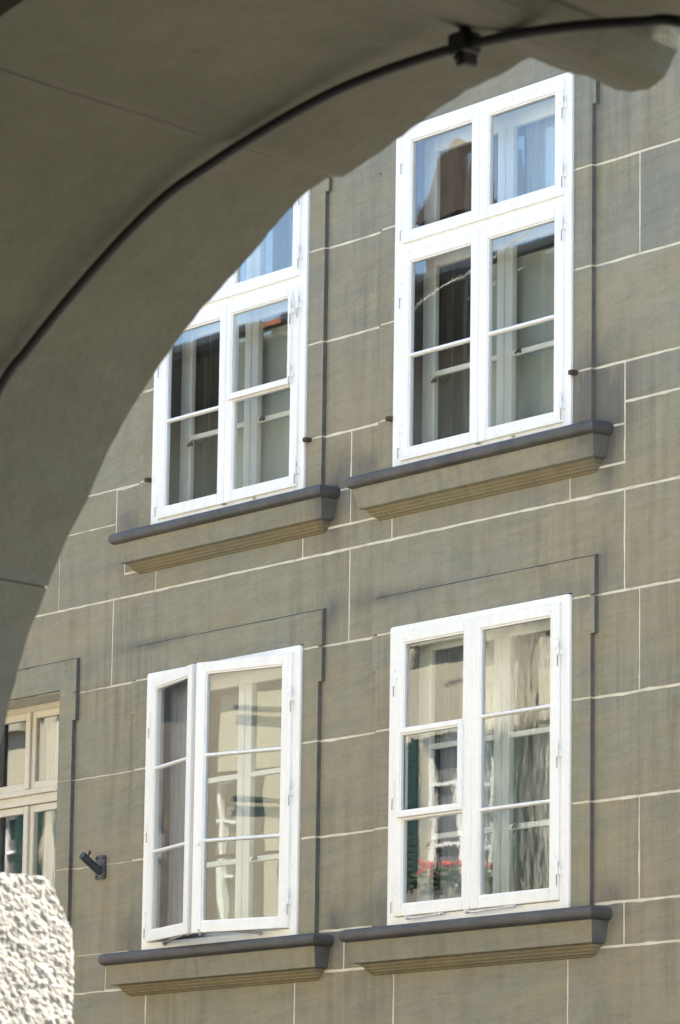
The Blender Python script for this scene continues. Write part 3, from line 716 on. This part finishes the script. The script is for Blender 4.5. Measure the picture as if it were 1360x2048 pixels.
for i in range(n0, len(mb.v)): a = mb.v[i]; mb.v[i] = (XA0 if a[1] < .5 else XA1, a[0], a[2])
ab(mb, 'roof', 'tile')
mb = MB()
mb.box(-14.42, -13.80, -11.9, -11.5, 12.2, 13.3)
mb.prism([(-14.52, 13.25), (-13.72, 13.25), (-13.86, 14.1), (-14.0, 14.1)], -11.95, -11.45)
ab(mb, 'dormer', 'eave')
mb = MB(); mb.box(-31.6, -30.9, -14.4, -13.6, 12.5, 15.0); mb.box(-31.7, -30.8, -14.5, -13.5, 15.0, 15.15); ab(mb, 'chimney', 'trim')
mb = MB(); mb.tube([(-13.6, -9.8, 11.55), (-12.6, -9.8, 11.65), (-11.2, -9.8, 11.95), (-9.5, -9.8, 12.5), (-7, -9.8, 13.6)], .011, 6); ab(mb, 'overhead_wire', 'steel')
mb = MB(); mb.tube([(-6.2, -11.95, 12.2), (-6.2, -11.93, 9.6), (-6.0, -11.93, 8.8), (-6.05, -11.93, 5.2)], .03, 6); mb.tube([(-10, -11.94, 8.25), (-7.6, -11.94, 8.05), (-5, -11.94, 8.2)], .022, 6)
for zz in (6.3, 7.2, 8.9, 9.6): mb.tube([(-7.3, -11.93, zz + .05), (-6.6, -11.93, zz), (-5.6, -11.93, zz + .03)], .03, 6); ab(mb, 'wall_pipe', 'iron')
mb = MB(); mb.tube([(-13.02, -11.90, 11.9), (-13.02, -11.90, 4.6)], .12, 10); ab(mb, 'added_downpipe', 'clip')  # black pipe added to put a dark streak into the lower right reflection
pv = MB(); pv.box(XA0, XA1, -17.6, -11.9, 0.004, .12); tag(pv.build('pavement', 'paving', None, bevel=.01), kind='structure')

eh = empty('added_dark_house', (-64, -6, 0)); tag(eh, 'unseen dark brown gabled house added at the far end of the street to keep bright sky out of the mirrored panes', 'house')  # out-of-view house added to block sky from the open casement's reflection
def eb(mb, name, mats): mb.v = [(a + 64, b_ + 6, c_) for a, b_, c_ in mb.v]; return mb.build(name, mats, eh)
k = MB(); wall_holes(k, -17, 5, 0, 15, 0, .3, [(y_, y_ + 1.1, z_, z_ + 1.7) for y_ in (-15, -12, -9, -6, -3, 0, 3) for z_ in (4, 7.4, 10.8)])
k.v = [(-64 - b_, a, c_) for a, b_, c_ in k.v]; eb(k, 'wall', 'eave')
k = MB(); k.box(-72, -64.35, -16.9, 4.9, 0, 15); eb(k, 'rear_wall', 'greycloth')
k = MB(); k.prism([(-17.5, 15.01), (5.5, 15.01), (-6, 22)], 0, 8); k.v = [(-64 - b_ + .4, a, c_) for a, b_, c_ in k.v]; eb(k, 'roof', 'tile')

# flower boxes on the near house, seen mirrored in the panes
def flower_box(xf, zf, label):
    o = empty('flower_box', (xf, -11.75, zf)); tag(o, label, 'flower box', 'flower boxes under the windows of the arcade house')
    k = MB(); k.box(-.55, .55, -.11, .11, 0, .02); k.box(-.55, .55, -.11, -.09, .02, .18); k.box(-.55, .55, .09, .11, .02, .18); k.box(-.55, -.53, -.09, .09, .02, .18); k.box(.53, .55, -.09, .09, .02, .18)
    k.box(-.53, .53, -.09, .09, .02, .15); k.build('trough', 'box', o)
    lf, pt = MB(), MB()
    for i in range(220):
        c_ = Vector((rnd.uniform(-.52, .52), rnd.uniform(-.13, .17), .15 + rnd.uniform(0, .24))); s_ = rnd.uniform(.03, .055); a = rnd.uniform(0, 6.3); t2 = rnd.uniform(-.7, .7)
        u = Vector((math.cos(a), math.sin(a), t2)).normalized() * s_; q = Vector((-math.sin(a), math.cos(a), rnd.uniform(-.5, .5))).normalized() * s_
        lf.add([c_ - u, c_ + q, c_ + u, c_ - q], [(0, 1, 2, 3)])
    for i in range(13):
        c_ = Vector((rnd.uniform(-.5, .5), rnd.uniform(-.05, .2), .30 + rnd.uniform(0, .22)))
        for j in range(14):
            d = Vector((rnd.gauss(0, 1), rnd.gauss(0, 1), rnd.gauss(0, 1))).normalized(); p_ = c_ + d * .036; u = d.orthogonal().normalized() * .024; q = d.cross(u).normalized() * .024
            pt.add([p_ - u, p_ + q, p_ + u, p_ - q], [(0, 1, 2, 3)])
    for (b_, nm, mm) in ((lf, 'leaves', 'leaf'), (pt, 'blossoms', 'petal')): q_ = b_.build(nm, mm, o); q_['kind'] = 'stuff'
flower_box(-14.32, 5.72, 'trough of red geraniums mirrored low in the closed lower right window')
flower_box(-24.62, 5.72, 'trough of red geraniums mirrored in the cream recessed window')

# cable and its clip on the soffit
cp = [(14.62, -12.33, 3.03), (14.7838, -12.305, 3.2353), (14.8661, -12.298, 3.2953), (14.971, -12.29, 3.3629), (15.084, -12.283, 3.4266), (15.1855, -12.275, 3.4798), (15.284, -12.266, 3.5231), (15.3797, -12.256, 3.5511), (15.4766, -12.248, 3.5751), (15.6139, -12.238, 3.6027), (15.7502, -12.23, 3.6215), (15.9049, -12.228, 3.6265), (16.0766, -12.238, 3.6169), (16.2071, -12.262, 3.5976), (16.3267, -12.285, 3.5771), (16.4302, -12.297, 3.5588), (16.5207, -12.3, 3.5427), (16.63, -12.3, 3.5209), (16.7246, -12.3, 3.4993), (16.95, -12.31, 3.4), (17.2, -12.32, 3.2)]
def catmull(P, k=8):
    P = [Vector(p) for p in P]; out = []
    for i in range(len(P) - 1):
        a, b_, c_, d = P[max(i - 1, 0)], P[i], P[i + 1], P[min(i + 2, len(P) - 1)]
        for j in range(k):
            u = j / k; out.append(.5 * ((2 * b_) + (c_ - a) * u + (2 * a - 5 * b_ + 4 * c_ - d) * u * u + (3 * b_ - a - 3 * c_ + d) * u ** 3))
    return out + [P[-1]]
k = MB(); k.tube(catmull(cp), .0092, 10)
cb = k.build('cable', 'cable', None, smooth=True); tag(cb, 'black cable running along the underside of the stone arch', 'cable')
cl = Vector((16.1230, -12.2480, 3.6130))
k = MB(); k.box(cl.x - .011, cl.x + .011, cl.y - .006, cl.y + .006, cl.z, cl.z + .085); k.build('clip_strap', 'clip', cb, bevel=.002)
k = MB(); k.box(cl.x - .022, cl.x + .022, cl.y - .022, cl.y + .020, cl.z - .020, cl.z + .018); k.tube([(cl.x - .02, cl.y, cl.z + .002), (cl.x + .030, cl.y, cl.z + .004)], .013, 8); k.build('clip_body', 'clip', cb, bevel=.004)
k = MB(); k.box(cl.x - .004, cl.x + .018, cl.y - .018, cl.y + .016, cl.z - .042, cl.z - .018); k.tube([(cl.x + .004, cl.y - .024, cl.z - .028), (cl.x + .004, cl.y + .018, cl.z - .028)], .008, 6); k.build('clip_screw', 'clip', cb, bevel=.003)

# ------------------------------------------------------------------ rough buttress in the sun
b_ = MB(); P = [(-12.0, 1.2), (-11.30, 1.2), (-11.30, 2.30), (-11.31, 2.34), (-11.345, 2.405), (-11.372, 2.446), (-11.39, 2.455), (-12.0, 2.458)]
b_.prism(P, 0, 1)
b_.v = [(12.75 if a[1] < .5 else 13.566, a[0], a[2]) for a in b_.v]
bu = b_.build('stone_buttress', 'render')
rm = bu.modifiers.new('grain', 'REMESH'); rm.mode = 'VOXEL'; rm.voxel_size = .005
for nm, sc, st in (('lumps', .026, .0052), ('pits', .011, .0055)):
    tx = bpy.data.textures.new(nm, 'CLOUDS'); tx.noise_scale = sc; tx.noise_depth = 2; tx.noise_basis = 'ORIGINAL_PERLIN'; tx.contrast = 1.9
    d = bu.modifiers.new(nm, 'DISPLACE'); d.texture = tx; d.strength = st; d.mid_level = .55; d.texture_coords = 'GLOBAL'
tag(bu, 'rough pale rendered stone buttress catching the sun at the bottom left corner', 'buttress')
b2 = MB(); b2.box(12.75, 13.56, -12.0, -11.31, 0, 1.22); b2.build('buttress_foot', 'render', bu)
